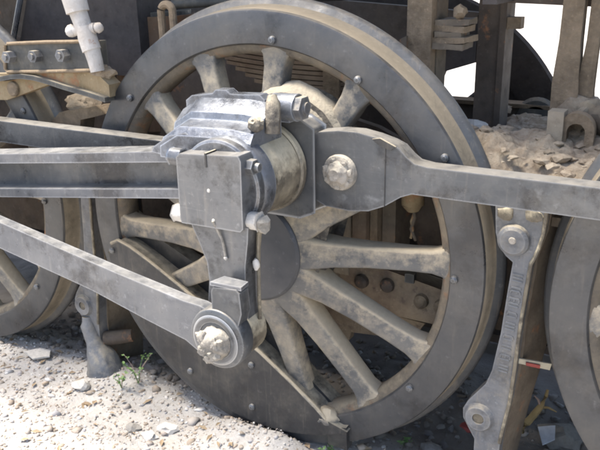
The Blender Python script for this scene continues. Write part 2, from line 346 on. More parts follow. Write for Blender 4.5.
def make_wheel(cx, label, main=True):
    w = thing('driving_wheel', (cx, .06, RW), label, 'locomotive wheel', 'spoked driving wheels along the near side')
    bm = B(); prof = [(.601, .100), (.601, .010), (.606, .003), (.690, 0), (.6965, .003), (.700, .011), (.702, .040), (.7025, .068), (.709, .078), (.722, .084), (.730, .094), (.731, .104), (.727, .114), (.716, .124), (.66, .130), (.601, .130)]
    lathe(bm, prof, cx, RW, 192, closed=True)
    bm.faces.ensure_lookup_table()
    o = obj('tyre', bm, [M['wheel'], M['tread'], M['flange']], w, ang=40)
    for p in o.data.polygons:
        c_ = p.center; r_ = math.hypot(c_.x, c_.z); yw = c_.y+.06
        if r_ > .6985 and yw > .006: p.material_index = 1 if yw < .081 else 2
    bm = B(); lathe(bm, [(.6015, .012), (.586, .016), (.575, .030), (.572, .055), (.575, .085), (.59, .105), (.6015, .110)], cx, RW, 144, closed=True); rough(bm, .0015, 18)
    obj('rim', bm, M['rim'], w, ang=50)
    for a in SPOKES: obj('spoke', spoke_bm(a, cx), M['spoke'], w, ang=50)
    bm = B(); lathe(bm, [(0, -.052), (.160, -.052), (.168, -.046), (.170, -.02), (.205, -.006), (.222, .02), (.215, .075), (.19, .11), (.185, .15), (0, .15)], cx, RW, 72); rough(bm, .003, 16)
    obj('hub', bm, M['hub'], w, ang=45)
    bm = B(); lathe(bm, [(0, -.062), (.158, -.062), (.166, -.056), (.167, -.0545), (.167, -.050), (0, -.050)], cx, RW, 72); obj('hub_face', bm, M['hubface'], w)
    # web carrying the crank pin
    bm = B(); C1 = (cx+.105, .992); ax = math.degrees(math.atan2(.292, .105))
    prism(bm, arc(C1[0], C1[1], .165, ax-90, ax+90, 24)+arc(cx, RW, .195, ax+90, ax+270, 24), -.018, .11); rough(bm, .002, 15)
    obj('crank_boss', bm, M['hub'], w, .02, 3)
    bm = B(); lathe(bm, [(.12, -.045), (.15, -.03), (.195, .0), (.205, .035), (.19, .07), (.12, .08)], C1[0], C1[1], 64); rough(bm, .010, 14); obj('pin_boss', bm, M['hub'], w, ang=50)
    bm = B(); lathe(bm, [(0, -.33), (.06, -.33), (.065, -.32), (.065, .12), (0, .12)], C1[0], C1[1], 40); obj('crank_pin', bm, M['rod'], w)
    if main:
        # balance weight: proud cover plate and the filling behind it
        inner = [(-.632, .560), (-.618, .598), (-.583, .616), (-.529, .600), (-.445, .560), (-.342, .505), (-.24, .450), (-.085, .368), (-.009, .322), (.102, .245), (.190, .180), (.228, .145)]
        outer = arc(0, RW, .652, -62, -168, 40)
        bm = B(); prism(bm, [(cx+a, b_) for a, b_ in outer+inner], -.022, .062); obj('balance_weight', bm, M['weight'], w, .004, 2)
        bm = B(); tube(bm, [(cx+a, -.020, b_+.002) for a, b_ in inner[1:]], .0065, 8); rough(bm, .002, 60); obj('weld_bead', bm, M['spoke'], w)
        bm = B(); lump(bm, (cx+.222, .004, .140), .036, .22, 3, 9, (1.2, .75, 1.0)); rough(bm, .003, 30); obj('dirt_cake', bm, M['spoke'], w)
        bm = B(); prism(bm, [(cx+.232, .118), (cx+.30, .135), (cx+.303, .050), (cx+.236, .052)], -.016, .02); obj('notch_block', bm, M['weight'], w, .004)  # dark block added where the tyre face has a dark notch
        fin = [(-.600, .700), (-.52, .655), (-.40, .60), (-.26, .54), (-.15, .44), (-.02, .38), (.04, .33), (.13, .24), (.23, .16)]
        bm = B(); prism(bm, [(cx+a, b_) for a, b_ in arc(0, RW, .600, -66, -180, 36)+fin], .045, .10); obj('weight_filling', bm, M['weight'], w, .003, 1)
    for (bx, bz, by) in ((-.483, 1.118, 0), (.062, 1.317, 0), (.326, 1.222, 0), (.575, 1.037, 0), (.616, .702, 0), (-.50, .353, -.022), (-.305, .175, -.022), (-.045, .27, -.022), (-.050, .108, -.022), (-.615, .575, -.022), (.50, .33, 0)):
        if not main and by: continue
        bm = B(); lathe(bm, [(0, by-.010), (.006, by-.0095), (.0105, by-.006), (.012, by), (.012, by+.004), (0, by+.004)], cx+bx, bz, 14); obj('rivet', bm, M['rod'], w)
    return w
w0 = make_wheel(0, 'large spoked driving wheel filling the middle of the view behind the rods')
def copy_tree(o, parent=None, loc=None, label=None):
    c_ = o.copy(); col.objects.link(c_); c_.parent = parent
    if loc: c_.location = loc
    if label: c_['label'] = label
    for ch in list(o.children): copy_tree(ch, c_)
    return c_
w2 = make_wheel(0, 'spoked driving wheel partly seen at the left edge with rusty tread', False); w2.location = (-1.569, .06, RW)
wr_ = copy_tree(w2, None, (1.566, .06, RW), 'driving wheel cut off by the right edge beside the brake hanger')
# far side wheels, seen dark against the light
def far_wheel(cx, label):
    w = thing('driving_wheel', (cx, 1.12, RW), label, 'locomotive wheel', 'driving wheels on the far side')
    bm = B(); lathe(bm, [(.58, 1.06), (.722, 1.06), (.731, 1.075), (.728, 1.09), (.703, 1.11), (.70, 1.18), (.58, 1.18)], cx, RW, 128, closed=True); obj('tyre', bm, M['dark'], w)
    for k in range(14):
        bm = B(); a = R(k*25.7+16.6); d = Vector((math.cos(a), 0, math.sin(a))); c0 = Vector((cx, 1.13, RW)); rod(bm, c0+d*.13, c0+d*.59, .030, .026, 12); obj('spoke', bm, M['dark'], w)
    bm = B(); lathe(bm, [(0, 1.02), (.17, 1.02), (.2, 1.1), (.2, 1.2), (0, 1.2)], cx, RW, 40); obj('hub', bm, M['dark'], w)
    bm = B(); prism(bm, [(cx+a_, b_) for a_, b_ in arc(0, RW, .62, -40, 40, 30)+[(.36, 1.02), (.30, .5)]], 1.07, 1.16); obj('balance_weight', bm, M['dark'], w, .004)
    return w
far_wheel(0, 'dark far side wheel seen against the bright yard at upper right')
far_wheel(-1.569, 'dark far side wheel hidden in shadow behind the rusty tank')
for cx, lb in ((0, 'thick axle joining the large middle wheel to its partner'), (-1.569, 'axle of the wheel at the left edge, lost in shadow'), (1.566, 'axle of the wheel at the right edge, lost in shadow')):
    bm = B(); rod(bm, (cx, .14, RW), (cx, 1.05, RW), .085, n=32); tag(obj('axle', bm, M['darkbrown'], None, org=(cx, .6, RW)), lb, 'axle')

# ------------------------------------------------------------------ coupling rods
CP = (.105, .992)
t = thing('coupling_rod', (.105, -.06, .992), 'flat grey coupling rod running left behind the fluted connecting rod', 'coupling rod', 'coupling rods joining the wheels')
bm = B(); box(bm, -3.2, -.06, -.10, -.045, .942, 1.018); obj('shank', bm, M['rod'], t, .005)
bm = B(); prism(bm, [(-.10, .945), (-.06, .88), (-.02, .855), (.20, .855), (.243, .875), (.243, 1.10), (.205, 1.122), (-.02, 1.122), (-.06, 1.09), (-.10, 1.02)], -.108, -.04); rough(bm, .001, 20)
obj('eye_block', bm, M['rod'], t, .008, 3)
bm = B(); prism(bm, [(.235, .925), (.275, .905), (.30, .905), (.30, 1.075), (.235, 1.075)], -.075, -.045); obj('tongue', bm, M['rod'], t, .004)
oc = None
bm = B(); box(bm, .06, .20, -.150, -.108, 1.125, 1.188); oc = obj('oil_cup', bm, M['bigend'], t, .012, 3)
bm = B(); rod(bm, (.15, -.140, 1.165), (.222, -.140, 1.165), .034, .036, 28); obj('cup_neck', bm, M['bigend'], oc, .005)
bm = B(); hexnut(bm, (.222, -.140, 1.165), (.242, -.140, 1.165), .033); rod(bm, (.242, -.14, 1.165), (.25, -.14, 1.165), .016, n=14); obj('cup_nut', bm, M['casting'], oc, .004)
t = thing('coupling_rod', (.317, -.06, .992), 'long grey coupling rod running right from the knuckle joint', 'coupling rod', 'coupling rods joining the wheels')
bm = B()
prism(bm, [(.222, .935), (.238, .902), (.27, .888), (.342, .884), (.40, .892), (.445, .912), (.49, .943), (.52, .9555), (3.2, .9585), (3.2, 1.033), (.56, 1.031), (.525, 1.036), (.505, 1.05), (.482, 1.072), (.455, 1.083), (.413, 1.094), (.365, 1.102), (.31, 1.101), (.25, 1.092), (.226, 1.078), (.218, 1.05)], -.086, -.03)
obj('shank', bm, M['rod'], t, .006, 3)
bm = B(); box(bm, .4445, .447, -.0875, -.05, .912, 1.084); obj('fork_seam', bm, M['weight'], t)
bm = B(); prism(bm, [(.41, 1.090), (.432, 1.094), (.475, 1.076), (.462, 1.065), (.425, 1.078)], -.092, -.084); obj('cotter', bm, M['weight'], t, .002)
bm = B(); lathe(bm, [(.0, -.100), (.038, -.103), (.046, -.100), (.049, -.09), (.049, -.08), (0, -.08)], .317, .990, 40); rough(bm, .0015, 60); obj('pin_collar', bm, M['nut'], t)
bm = B(); lathe(bm, [(0, -.126), (.015, -.127), (.021, -.118), (.031, -.112), (.036, -.100), (0, -.095)], .317, .990, 24); rough(bm, .004, 55, 1, 3); kp = obj('knuckle_pin', bm, M['nut'], t)
for k in range(7):
    a = R(k*51+10); bm = B(); lump(bm, (.317+.036*math.cos(a), -.105, .990+.036*math.sin(a)), .0095, .5, 2, k, (1, .5, 1)); obj('dirt_cake', bm, M['nut'], kp)

# ------------------------------------------------------------------ connecting rod (outermost big end)
t = thing('connecting_rod', (.105, -.2, .992), 'thick fluted connecting rod with pale flanges coming in from the left edge', 'connecting rod')
A0 = Vector((-2.9, 0, .628)); A1 = Vector((-.06, 0, .986)); dx = A1-A0; s_ = dx.z/dx.x
def band(bm, x0, x1, o0a, o1a, o0b, o1b, y0, y1):
    z = lambda x: .986+(x+.06)*s_
    prism(bm, [(x0, z(x0)+o0a), (x1, z(x1)+o0b), (x1, z(x1)+o1b), (x0, z(x0)+o1a)], y0, y1)
bm = B(); k0, k1 = .088, .066
band(bm, -2.9, -.05, k0-.034, k0, k1-.030, k1, -.285, -.205)
obj('top_flange', bm, M['rodlight'], t, .007, 3)
bm = B(); band(bm, -2.9, -.05, -k0+.03, k0-.036, -k1+.026, k1-.032, -.232, -.215); obj('web', bm, M['rod'], t)
bm = B(); band(bm, -2.9, -.05, -k0, -k0+.032, -k1, -k1+.028, -.285, -.205); obj('bottom_flange', bm, M['rodlight'], t, .004)
bm = B()     # big end head: stepped profile swept along x
prof = [(-.150, 1.035), (-.150, 1.165), (-.172, 1.183), (-.190, 1.180), (-.232, 1.150), (-.238, 1.132), (-.284, 1.120), (-.300, 1.098), (-.302, 1.035)]
stn = [(-.115, .0, -.035), (-.055, 0, 0), (.03, .003, .004), (.11, .004, .006), (.175, .0, .0)]
rings = [[bm.verts.new((x, y, z+(dz if z > 1.05 else 0))) for y, z in prof] for x, _, dz in stn]
for a, c in zip(rings, rings[1:]):
    n = len(prof)
    for i in range(n): bm.faces.new((a[i], a[(i+1) % n], c[(i+1) % n], c[i]))
bm.faces.new(rings[0]); bm.faces.new(rings[-1])
obj('big_end', bm, M['bigend'], t, .006, 3)
bm = B(); prism(bm, [(.010, .95), (.015, .92), (.04, .90), (.09, .90), (.09, 1.06), (-.03, 1.108), (-.085, 1.094), (-.140, 1.060), (-.148, 1.045), (-.050, 1.03)], -.298, -.17); obj('strap', bm, M['bigend'], t, .01, 3)
bm = B(); lathe(bm, [(.05, -.318), (.112, -.318), (.119, -.311), (.122, -.30), (.122, -.268), (.115, -.262), (.05, -.262)], *CP, 64); obj('front_collar', bm, M['bigend'], t)
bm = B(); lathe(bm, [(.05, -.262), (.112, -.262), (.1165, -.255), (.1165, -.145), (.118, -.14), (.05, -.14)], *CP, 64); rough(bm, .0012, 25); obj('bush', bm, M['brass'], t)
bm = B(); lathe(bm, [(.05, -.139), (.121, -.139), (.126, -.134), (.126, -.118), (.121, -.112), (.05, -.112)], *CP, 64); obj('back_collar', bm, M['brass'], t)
bm = B(); tube(bm, [(.186, -.215, 1.110), (.188, -.21, 1.15), (.186, -.205, 1.185), (.180, -.20, 1.205)], [.020, .022, .020, .010], 14); rough(bm, .004, 40); obj('bolt_lug', bm, M['hub'], t)
bm = B(); lump(bm, (.174, -.268, 1.142), .020, .25, 3, 6); obj('bolt_lug', bm, M['hub'], t)
bm = B(); prism(bm, [(-.105, 1.150), (.15, 1.150), (.15, 1.188), (.135, 1.200), (.045, 1.196), (.03, 1.206), (-.005, 1.204), (-.015, 1.194), (-.085, 1.184), (-.105, 1.170)], -.188, -.152); obj('oil_trough', bm, M['bigend'], t, .006, 3)
bm = B(); lathe(bm, [(.075, -.345), (.113, -.345), (.119, -.341), (.121, -.335), (.121, -.319), (.075, -.319)], *CP, 64); obj('pin_cap', bm, M['rodlight'], t)

# ------------------------------------------------------------------ return crank
t = thing('return_crank', (.105, -.34, .992), 'square headed return crank bolted on the crank pin, arm hanging down', 'return crank')
bm = B(); prism(bm, [(.006, .905), (.010, .893), (.192, .897), (.200, .905), (.203, 1.078), (.196, 1.090), (.02, 1.078), (.008, 1.068)], -.386, -.330); obj('head', bm, M['crank'], t, .005, 3)
bm = B(); box(bm, .098, .103, -.388, -.345, 1.052, 1.088); obj('clamp_slot', bm, M['weight'], t)
for z in (1.058, .905):
    bm = B(); rod(bm, (-.035, -.352, z), (.235, -.352, z), .011, n=14); cbo = obj('clamp_bolt', bm, M['rod'], t)
    bm = B(); hexnut(bm, (-.034, -.352, z), (.006, -.352, z), .024); rough(bm, .001, 50, 1); obj('nut', bm, M['paleNut'] if z < 1 else M['rodlight'], cbo, .003)
    if z > 1:
        bm = B(); hexnut(bm, (.200, -.352, z), (.222, -.352, z), .020); obj('nut', bm, M['rod'], cbo, .003)
    if z < 1:
        bm = B(); hexnut(bm, (.196, -.352, z+.015), (.228, -.352, z+.015), .024); rough(bm, .001, 50, 1); obj('nut', bm, M['paleNut'], cbo, .003)
        bm = B(); lump(bm, (.236, -.350, z+.008), .020, .5, 2, 4); obj('bolt_end', bm, M['nut'], cbo)
for x, z in ((.103, .992), (.112, .915)):
    bm = B(); lathe(bm, [(0, -.3885), (.004, -.388), (.005, -.386), (0, -.385)], x, z, 10); obj('centre_mark', bm, M['paleNut'], t)
bm = B(); prism(bm, [(.024, .900), (.050, .845), (.072, .79), (.076, .74), (.066, .665)]+arc(.130, .608, .072, 155, 385, 20)+[(.190, .68), (.189, .74), (.192, .80), (.203, .87), (.206, .905)], -.372, -.322); obj('arm', bm, M['crank'], t, .005, 3)
bm = B(); tube(bm, [(.225, -.33, .93), (.222, -.335, .90), (.214, -.335, .88), (.210, -.335, .84), (.207, -.335, .78), (.205, -.335, .70), (.205, -.335, .64)], [.006, .007, .007, .006, .0055, .005, .005], 8); rough(bm, .0015, 50); obj('oil_pipe', bm, M['brass'], t)
bm = B(); lump(bm, (.207, -.345, .80), .012, .3, 2, 9, (.8, .6, 1.5)); obj('pipe_clip', bm, M['paleNut'], t)
bm = B(); tube(bm, [(.112, -.389, .915), (.118, -.380, .89), (.128, -.377, .865), (.134, -.377, .84), (.136, -.377, .82)], .0035, 6); rough(bm, .001, 90); obj('split_pin', bm, M['nut'], t)
bm = B(); lump(bm, (.136, -.377, .815), .006, .3, 1, 2); obj('split_pin_eye', bm, M['paleNut'], t)
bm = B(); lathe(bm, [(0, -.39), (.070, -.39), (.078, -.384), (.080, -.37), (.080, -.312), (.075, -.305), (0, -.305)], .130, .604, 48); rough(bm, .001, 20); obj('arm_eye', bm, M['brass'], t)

# ------------------------------------------------------------------ eccentric rod
t = thing('eccentric_rod', (.138, -.42, .612), 'flat eccentric rod sloping down from the left edge to a round lower eye', 'eccentric rod')
sl = -.1667
zt = lambda x: .807+(x+.661)*sl
bm = B(); prism(bm, [(-2.2, zt(-2.2)-.088), (-2.2, zt(-2.2)), (-.2, zt(-.2)), (.03, zt(.03)+.004), (.085, zt(.06)+.006), (.13, .68), (.12, .56), (.075, .555), (.03, .580), (-.10, zt(-.10)-.105), (-.30, zt(-.30)-.090)], -.432, -.398); obj('shank', bm, M['rodlight'], t, .004, 2)
bm = B(); lathe(bm, [(.0, -.446), (.070, -.446), (.0815, -.440), (.085, -.43), (.085, -.40), (.08, -.392), (0, -.392)], .140, .614, 56); obj('eye', bm, M['rod'], t)
bm = B(); lathe(bm, [(.050, -.4475), (.064, -.4505), (.070, -.4475), (.05, -.4440)], .140, .614, 48, closed=True); obj('washer', bm, M['crank'], t)
bm = B(); lathe(bm, [(0, -.480), (.020, -.482), (.034, -.472), (.042, -.458), (.046, -.444), (0, -.440)], .142, .610, 24); rough(bm, .007, 38, 1, 6); cn = obj('caked_nut', bm, M['nut'], t, ang=60)
for k, (x, z, r_) in enumerate(((.120, .63, .018), (.158, .62, .02), (.150, .588, .018), (.118, .592, .015), (.135, .572, .014))):
    bm = B(); lump(bm, (x, -.472, z), r_, .5, 3, k+3, (1, .6, 1)); obj('dirt_cake', bm, M['nut'], cn)
bm = B(); prism(bm, [(.128, .66), (.128, .745), (.135, .758), (.205, .764), (.214, .755), (.218, .70), (.205, .66)], -.436, -.396); obj('oil_box', bm, M['rod'], t, .005)
bm = B(); prism(bm, [(.128, -.438), (.218, -.432), (.214, -.394), (.140, -.392)], .762, .772, 'z'); obj('oil_box_lid', bm, M['rodlight'], t, .003)

# ------------------------------------------------------------------ brake hangers
def make_hanger(label, lettered=True):
    t = thing('brake_hanger', (.75, .1, 0), label, 'brake hanger', 'cast brake hangers between the wheels')
    L = [(.698, -.03), (.694, .20), (.672, .236), (.657, .262), (.655, .292), (.668, .322), (.692, .357), (.715, .39), (.730, .439), (.738, .50), (.746, .559), (.755, .689), (.762, .770), (.742, .785), (.722, .81), (.712, .845), (.705, .93), (.705, .975)]
    Rr = [(.84, .975), (.836, .92), (.833, .858), (.825, .82), (.817, .792), (.810, .775), (.804, .699), (.796, .571), (.792, .456), (.786, .349), (.775, .27), (.768, .21), (.758, -.03)]
    bm = B(); prism(bm, L+Rr, .03, .075); obj('casting', bm, M['casting'], t, .006, 3)
    zz = [.93, .858, .775, .699, .571, .456, .349, .21, .10, -.03]
    xr0 = [.838, .832, .812, .806, .798, .794, .788, .771, .766, .760]; xr1 = [.845, .846, .844, .843, .841, .832, .820, .795, .78, .77]
    xl = [.775, .77, .765, .76, .75, .735, .71, .70, .70, .70]
    bm = B(); rings = []
    for y, xr in ((.0755, xr0), (.125, [.5*(p+q) for p, q in zip(xr0, xr1)]), (.20, xr1), (.26, xr1)):
        rings.append([bm.verts.new((x, y, z)) for x, z in zip(xr, zz)]+[bm.verts.new((x, y, z)) for x, z in zip(xl[::-1], zz[::-1])])
    n = len(rings[0])
    for p, q in zip(rings, rings[1:]):
        for i in range(n): bm.faces.new((p[i], p[(i+1) % n], q[(i+1) % n], q[i]))
    bm.faces.new(rings[0]); bm.faces.new(rings[-1]); rough(bm, .004, 16, 1)
    obj('brake_block', bm, M['brownside'], t, .004, 2)
    bm = B(); tube(bm, [(x-.001, .029, z) for x, z in Rr[1:12]], .0055, 8); rough(bm, .0015, 60); obj('edge_rib', bm, M['brass'], t)
    bm = B(); lathe(bm, [(0, .012), (.032, .012), (.040, .018), (.044, .031), (0, .031)], .760, .832, 32); pb = obj('pin_boss', bm, M['casting'], t)
    bm = B(); lathe(bm, [(0, .008), (.008, .008), (.010, .0125), (0, .0125)], .760, .836, 16); obj('pin_centre', bm, M['nut'], pb)
    bm = B(); lathe(bm, [(.017, .018), (.036, .016), (.046, .031), (.017, .031)], .703, .277, 32, closed=True); le = obj('lower_eye', bm, M['casting'], t)
    bm = B(); lathe(bm, [(0, .022), (.016, .022), (.017, .0305), (0, .0305)], .703, .277, 20); obj('eye_pin', bm, M['brass'], le)
    for i, (x, z) in enumerate(((.735, .90), (.805, .905))):
        bm = B(); lump(bm, (x, .029, z), .018, .4, 2, i, (1.3, .35, 1)); obj('boss_pad', bm, M['brass'], t)
    # raised foundry letters read up the stem; worn past reading, built stroke by stroke
    base = Vector((.779, 0, .742)); d = (Vector((.757, 0, .410))-base); Ln = d.length; d.normalize(); u = Vector((d.z, 0, -d.x))
    pos = .004; k = 0
    pat = ['III', 'IC', 'EII', 'CI', 'III', 'CI', 'II', 'EI', 'III']
    for grp in pat if lettered else []:
        for ch in grp:
            c0 = base+d*pos
            if ch == 'I': bars = [((0, -.013), (.0, .013))]; adv = .0095
            elif ch == 'C': bars = [((0, -.011), (0, .011)), ((0, .011), (.008, .013)), ((0, -.011), (.008, -.013))]; adv = .012
            else: bars = [((0, -.013), (0, .013)), ((0, .013), (.010, .013)), ((0, 0), (.009, 0)), ((0, -.013), (.010, -.013))]; adv = .014
            bm = B()
            for a, b_ in bars:
                p0 = c0+d*a[0]+u*a[1]; p1 = c0+d*b_[0]+u*b_[1]
                rod(bm, (p0.x, .0298, p0.z), (p1.x, .0298, p1.z), .0032, n=8)
            obj('raised_letter', bm, M['castflat'], t); pos += adv; k += 1
        pos += .010
    return t
h0 = make_hanger('cast brake hanger with raised lettering standing between the middle and right wheels')
h1 = make_hanger('grey brake hanger on the left between the left and middle wheels', False)
h1.location = (.75-1.569, .115, 0)
# pale foot block beside the left hanger
t = thing('foot_casting', (-.80, .05, .06), 'round pale dusty casting at the foot of the left hanger', 'casting')
bm = B(); tube(bm, [(-.865, .055, .225), (-.86, .05, .19), (-.845, .05, .15), (-.825, .045, .11), (-.805, .04, .07), (-.79, .035, .03), (-.785, .03, -.01)], [.026, .032, .034, .042, .055, .068, .074], 32); rough(bm, .010, 16, 1, 3); obj('flared_foot', bm, M['casting'], t)
bm = B(); rod(bm, (-.80, .07, .135), (-.70, .12, .15), .030, .024, 20); rough(bm, .003, 30, 1); obj('knuckle', bm, M['darkbrown'], t)

# ------------------------------------------------------------------ springs, frames and hidden gear behind the wheel
t = thing('leaf_spring', (.11, .34, 1.16), 'stacked brown leaf spring seen through the top of the large wheel', 'leaf spring')
for k in range(9):
    xa = .08-(.46-.036*k); xb = .08+(.25-.018*k); bm = B(); n = 16; z0 = 1.243-.0150*k
    pts = [(xa+(xb-xa)*i/n) for i in range(n+1)]; cv = lambda x: (.16 if x < .08 else .5)*(x-.08)**2
    poly = [(x, z0+cv(x)) for x in pts]+[(x, z0-.0118+cv(x)) for x in pts[::-1]]
    prism(bm, poly, .245+.002*(k % 2), .298); obj('leaf', bm, M['spring'], t, .002, 1)
bm = B(); box(bm, .095, .15, .235, .31, .98, 1.262); obj('buckle', bm, M['palepost'], t, .005)
bm = B(); box(bm, .06, .20, .25, .31, .93, 1.02); obj('saddle', bm, M['brownside'], t, .005)

t = thing('spring_hanger_post', (.39, .36, .9), 'tan scaly upright post right of the spring, rising behind the wheel rim', 'post')
bm = B(); box(bm, .340, .414, .30, .345, .93, 1.75); rough(bm, .004, 18, 5, 1); obj('front_plate', bm, M['palepost'], t)
bm = B(); box(bm, .352, .418, .346, .43, .93, 1.75); rough(bm, .003, 18, 4, 2); obj('back_plate', bm, M['brownside'], t)
bm = B(); prism(bm, [(.338, 1.255), (.325, 1.275), (.325, 1.30), (.345, 1.31), (.345, 1.25)], .285, .31); obj('side_lug', bm, M['brownside'], t, .003)
t = thing('spring_end_block', (.47, .37, 1.30), 'layered block of dusty spring ends beside the scaly post', 'spring shackle')
for k in range(5):
    bm = B(); box(bm, .415, .505+.012*math.sin(k*2.1), .31+.004*k, .42, 1.272+.0165*k, 1.289+.0165*k); bmesh.ops.rotate(bm, verts=bm.verts, cent=(.45, .36, 1.3), matrix=Matrix.Rotation(R((1.5, -2, .5, 2.5, -1)[k]), 3, 'Y')@Matrix.Rotation(R((2, -4, 5, -2, 3)[k]), 3, 'Z')); rough(bm, .0035, 30, 3, k); obj('leaf_end', bm, M['palepost'] if k % 2 else M['brownside'], t)
bm = B(); lump(bm, (.485, .34, 1.375), .02, .4, 2, 1); obj('cap', bm, M['palepost'], t)

t = thing('frame_stay', (.5, .6, .9), 'dark upright frame stay in front of the far wheel', 'frame stay')
bm = B(); box(bm, .462, .535, .60, .66, .75, 1.75); obj('web', bm, M['darkbrown'], t, .003)
bm = B(); box(bm, .536, .556, .58, .68, .75, 1.75); obj('flange', bm, M['darkbrown'], t, .003)
bm = B(); box(bm, .557, .60, .585, .63, 1.31, 1.345); obj('bracket', bm, M['palepost'], t, .004)
bm = B(); prism(bm, [(.46, 1.28), (.46, 1.20), (.34, 1.16), (.30, 1.20)], .60, .63); obj('gusset', bm, M['dark'], t, .003)

t = thing('far_frame_plate', (-.4, .95, .6), 'dark long frame plate on the far side with a pale top edge', 'frame plate')
bm = B(); box(bm, -2.6, 2.6, .93, .96, .30, 1.005); obj('plate', bm, M['darkbrown'], t)
bm = B(); box(bm, -2.6, 2.6, .90, .97, 1.006, 1.020); obj('top_angle', bm, M['palepost'], t, .002)
bm = B(); lathe(bm, [(0, .90), (.05, .90), (.07, .91), (.08, .93), (0, .93)], .60, .965, 32); obj('worn_boss', bm, M['plate'], t)

t = thing('near_frame_plate', (0, .42, .6), 'sooty inner frame plate behind the near wheels', 'frame plate')
bm = B(); prism(bm, [(-2.6, .36), (-.22, .36), (-.22, .62), (.0, .80), (.26, .80), (.36, .6), (.36, .36), (2.6, .36), (2.6, .93), (.36, .93), (.2, 1.0), (.02, 1.04), (.0, 1.24), (-2.6, 1.24)], .42, .45); obj('plate', bm, M['darkbrown'], t, .003)
bm = B(); box(bm, -2.6, 2.6, .44, .90, .30, .33); obj('stretcher', bm, M['dark'], t, .003)

t = thing('axle_box', (.2, .25, .55), 'tan dusty axle box and horn guides seen between the right hand spokes', 'axle box')
bm = B(); box(bm, .095, .205, .19, .34, .56, .93); rough(bm, .003, 18, 4); obj('box_body', bm, M['axlebox'], t)
bm = B(); rod(bm, (.165, .17, .82), (.165, .20, .82), .035, n=24); obj('lug', bm, M['axlebox'], t, .004)
bm = B(); box(bm, .215, .262, .20, .36, .50, .95); rough(bm, .002, 20, 4); obj('horn_guide', bm, M['spring'], t)
bm = B(); box(bm, .267, .292, .22, .36, .50, .95); obj('liner', bm, M['palepost'], t, .002)
bm = B(); box(bm, .296, .340, .25, .38, .48, .95); obj('horn_cheek', bm, M['brownside'], t, .003)

t = thing('equalising_beam', (.2, .24, .5), 'brown scaly lower beam with round bolts seen through the lower right spokes', 'beam')
bm = B(); prism(bm, [(-1.0, .56), (-.2, .60), (.05, .63), (.16, .625), (.52, .565), (.56, .54), (.56, .47), (.54, .452), (.20, .45), (.05, .43), (-1.0, .43)], .20, .27); rough(bm, .003, 14, 1); obj('bar', bm, M['scaly'], t, .004)
bm = B(); prism(bm, [(-.20, .44), (.20, .44), (.46, .43), (.42, .36), (.20, .335), (.19, .30), (.155, .30), (.15, .33), (.0, .34), (-.2, .36)], .225, .262); rough(bm, .003, 14, 1, 3); obj('keep_plate', bm, M['scaly'], t)
for i, (x, z) in enumerate(((.455, .520), (.52, .515), (.25, .545), (.34, .55))):
    bm = B(); lathe(bm, [(0, .178), (.012, .178), (.022, .185), (.024, .20), (0, .20)], x, z, 18); rough(bm, .002, 30); obj('bolt', bm, M['palepost'] if i < 2 else M['darkbrown'], t)
bm = B(); box(bm, .40, .43, .19, .215, .575, .605); rough(bm, .003, 40, 1); obj('lug', bm, M['plate'], t)

t = thing('grease_cup', (.415, .2, .85), 'small tan grease cup with twisted wire hanging under the coupling rod', 'grease cup')
bm = B(); rod(bm, (.415, .2, .92), (.415, .2, .83), .034, .034, 20); rod(bm, (.415, .2, .83), (.418, .2, .808), .034, .018, 20); rough(bm, .0015, 40); obj('cup', bm, M['ochre'], t)
bm = B(); tube(bm, [(.418, .2, .81), (.425, .195, .79), (.418, .20, .77), (.412, .2, .75), (.420, .2, .735), (.428, .2, .715)], .005, 7); rough(bm, .001, 80); obj('wire', bm, M['brownside'], t)
bm = B(); tube(bm, [(.42, .2, .80), (.412, .20, .775), (.418, .2, .75), (.412, .2, .72)], .0045, 7); obj('wire', bm, M['ochre'], t)
bm = B(); box(bm, .445, .50, .2, .24, .88, .93); obj('bracket', bm, M['ochre'], t, .004)

# dirt heap on the stretcher between the wheels
def heap_bm(x0, x1, y0, y1, z0, hgt, seed, nx_=170, ny_=140):
    bm = B(); g_ = []
    for j in range(ny_+1):
        row = []
        for i in range(nx_+1):
            x = x0+(x1-x0)*i/nx_; y = y0+(y1-y0)*j/ny_
            e = min(1, 6*min(i/nx_, 1-i/nx_, j/ny_, 1-j/ny_))
            h = hgt*e*(.6+.45*noise.noise((x*3, y*3, seed)))+.040*math.exp(-((x-.84)/.13)**2-((y-.40)/.12)**2)+.045*math.exp(-((x-.62)/.10)**2-((y-.30)/.16)**2)+.030*noise.noise((x*10, y*10, seed))+.022*abs(noise.noise((x*24, y*24, seed)))+.014*abs(noise.noise((x*55, y*55, seed)))
            row.append(bm.verts.new((x, y, z0+h)))
        g_.append(row)
    for j in range(ny_):
        for i in range(nx_): bm.faces.new((g_[j][i], g_[j][i+1], g_[j+1][i+1], g_[j+1][i]))
    return bm
t = thing('frame_stretcher', (.9, .4, .9), 'flat plate between the frames carrying the heap of dirt', 'frame plate')
bm = B(); box(bm, .55, 1.3, .10, .92, .86, .885); obj('plate', bm, M['brownside'], t, .003)
o = obj('dirt_heap', heap_bm(.44, 1.35, .05, .86, .935, .105, 2.0), M['heap'], None, ang=80, org=(.9, .4, .9)); tag(o, 'heap of grey brown dirt and scale lying behind the coupling rod', 'dirt heap', kind='stuff')
bm = B(); lump(bm, (.505, .46, 1.0), .034, .4, 2, 8, (1.4, 1, .8)); bmesh.ops.translate(bm, verts=bm.verts, vec=(0, 0, .02)); tag(obj('stone', bm, M['stonepale'], None, ang=25, org=(.505, .46, .96)), 'pale stone resting at the left end of the dirt heap', 'stone')
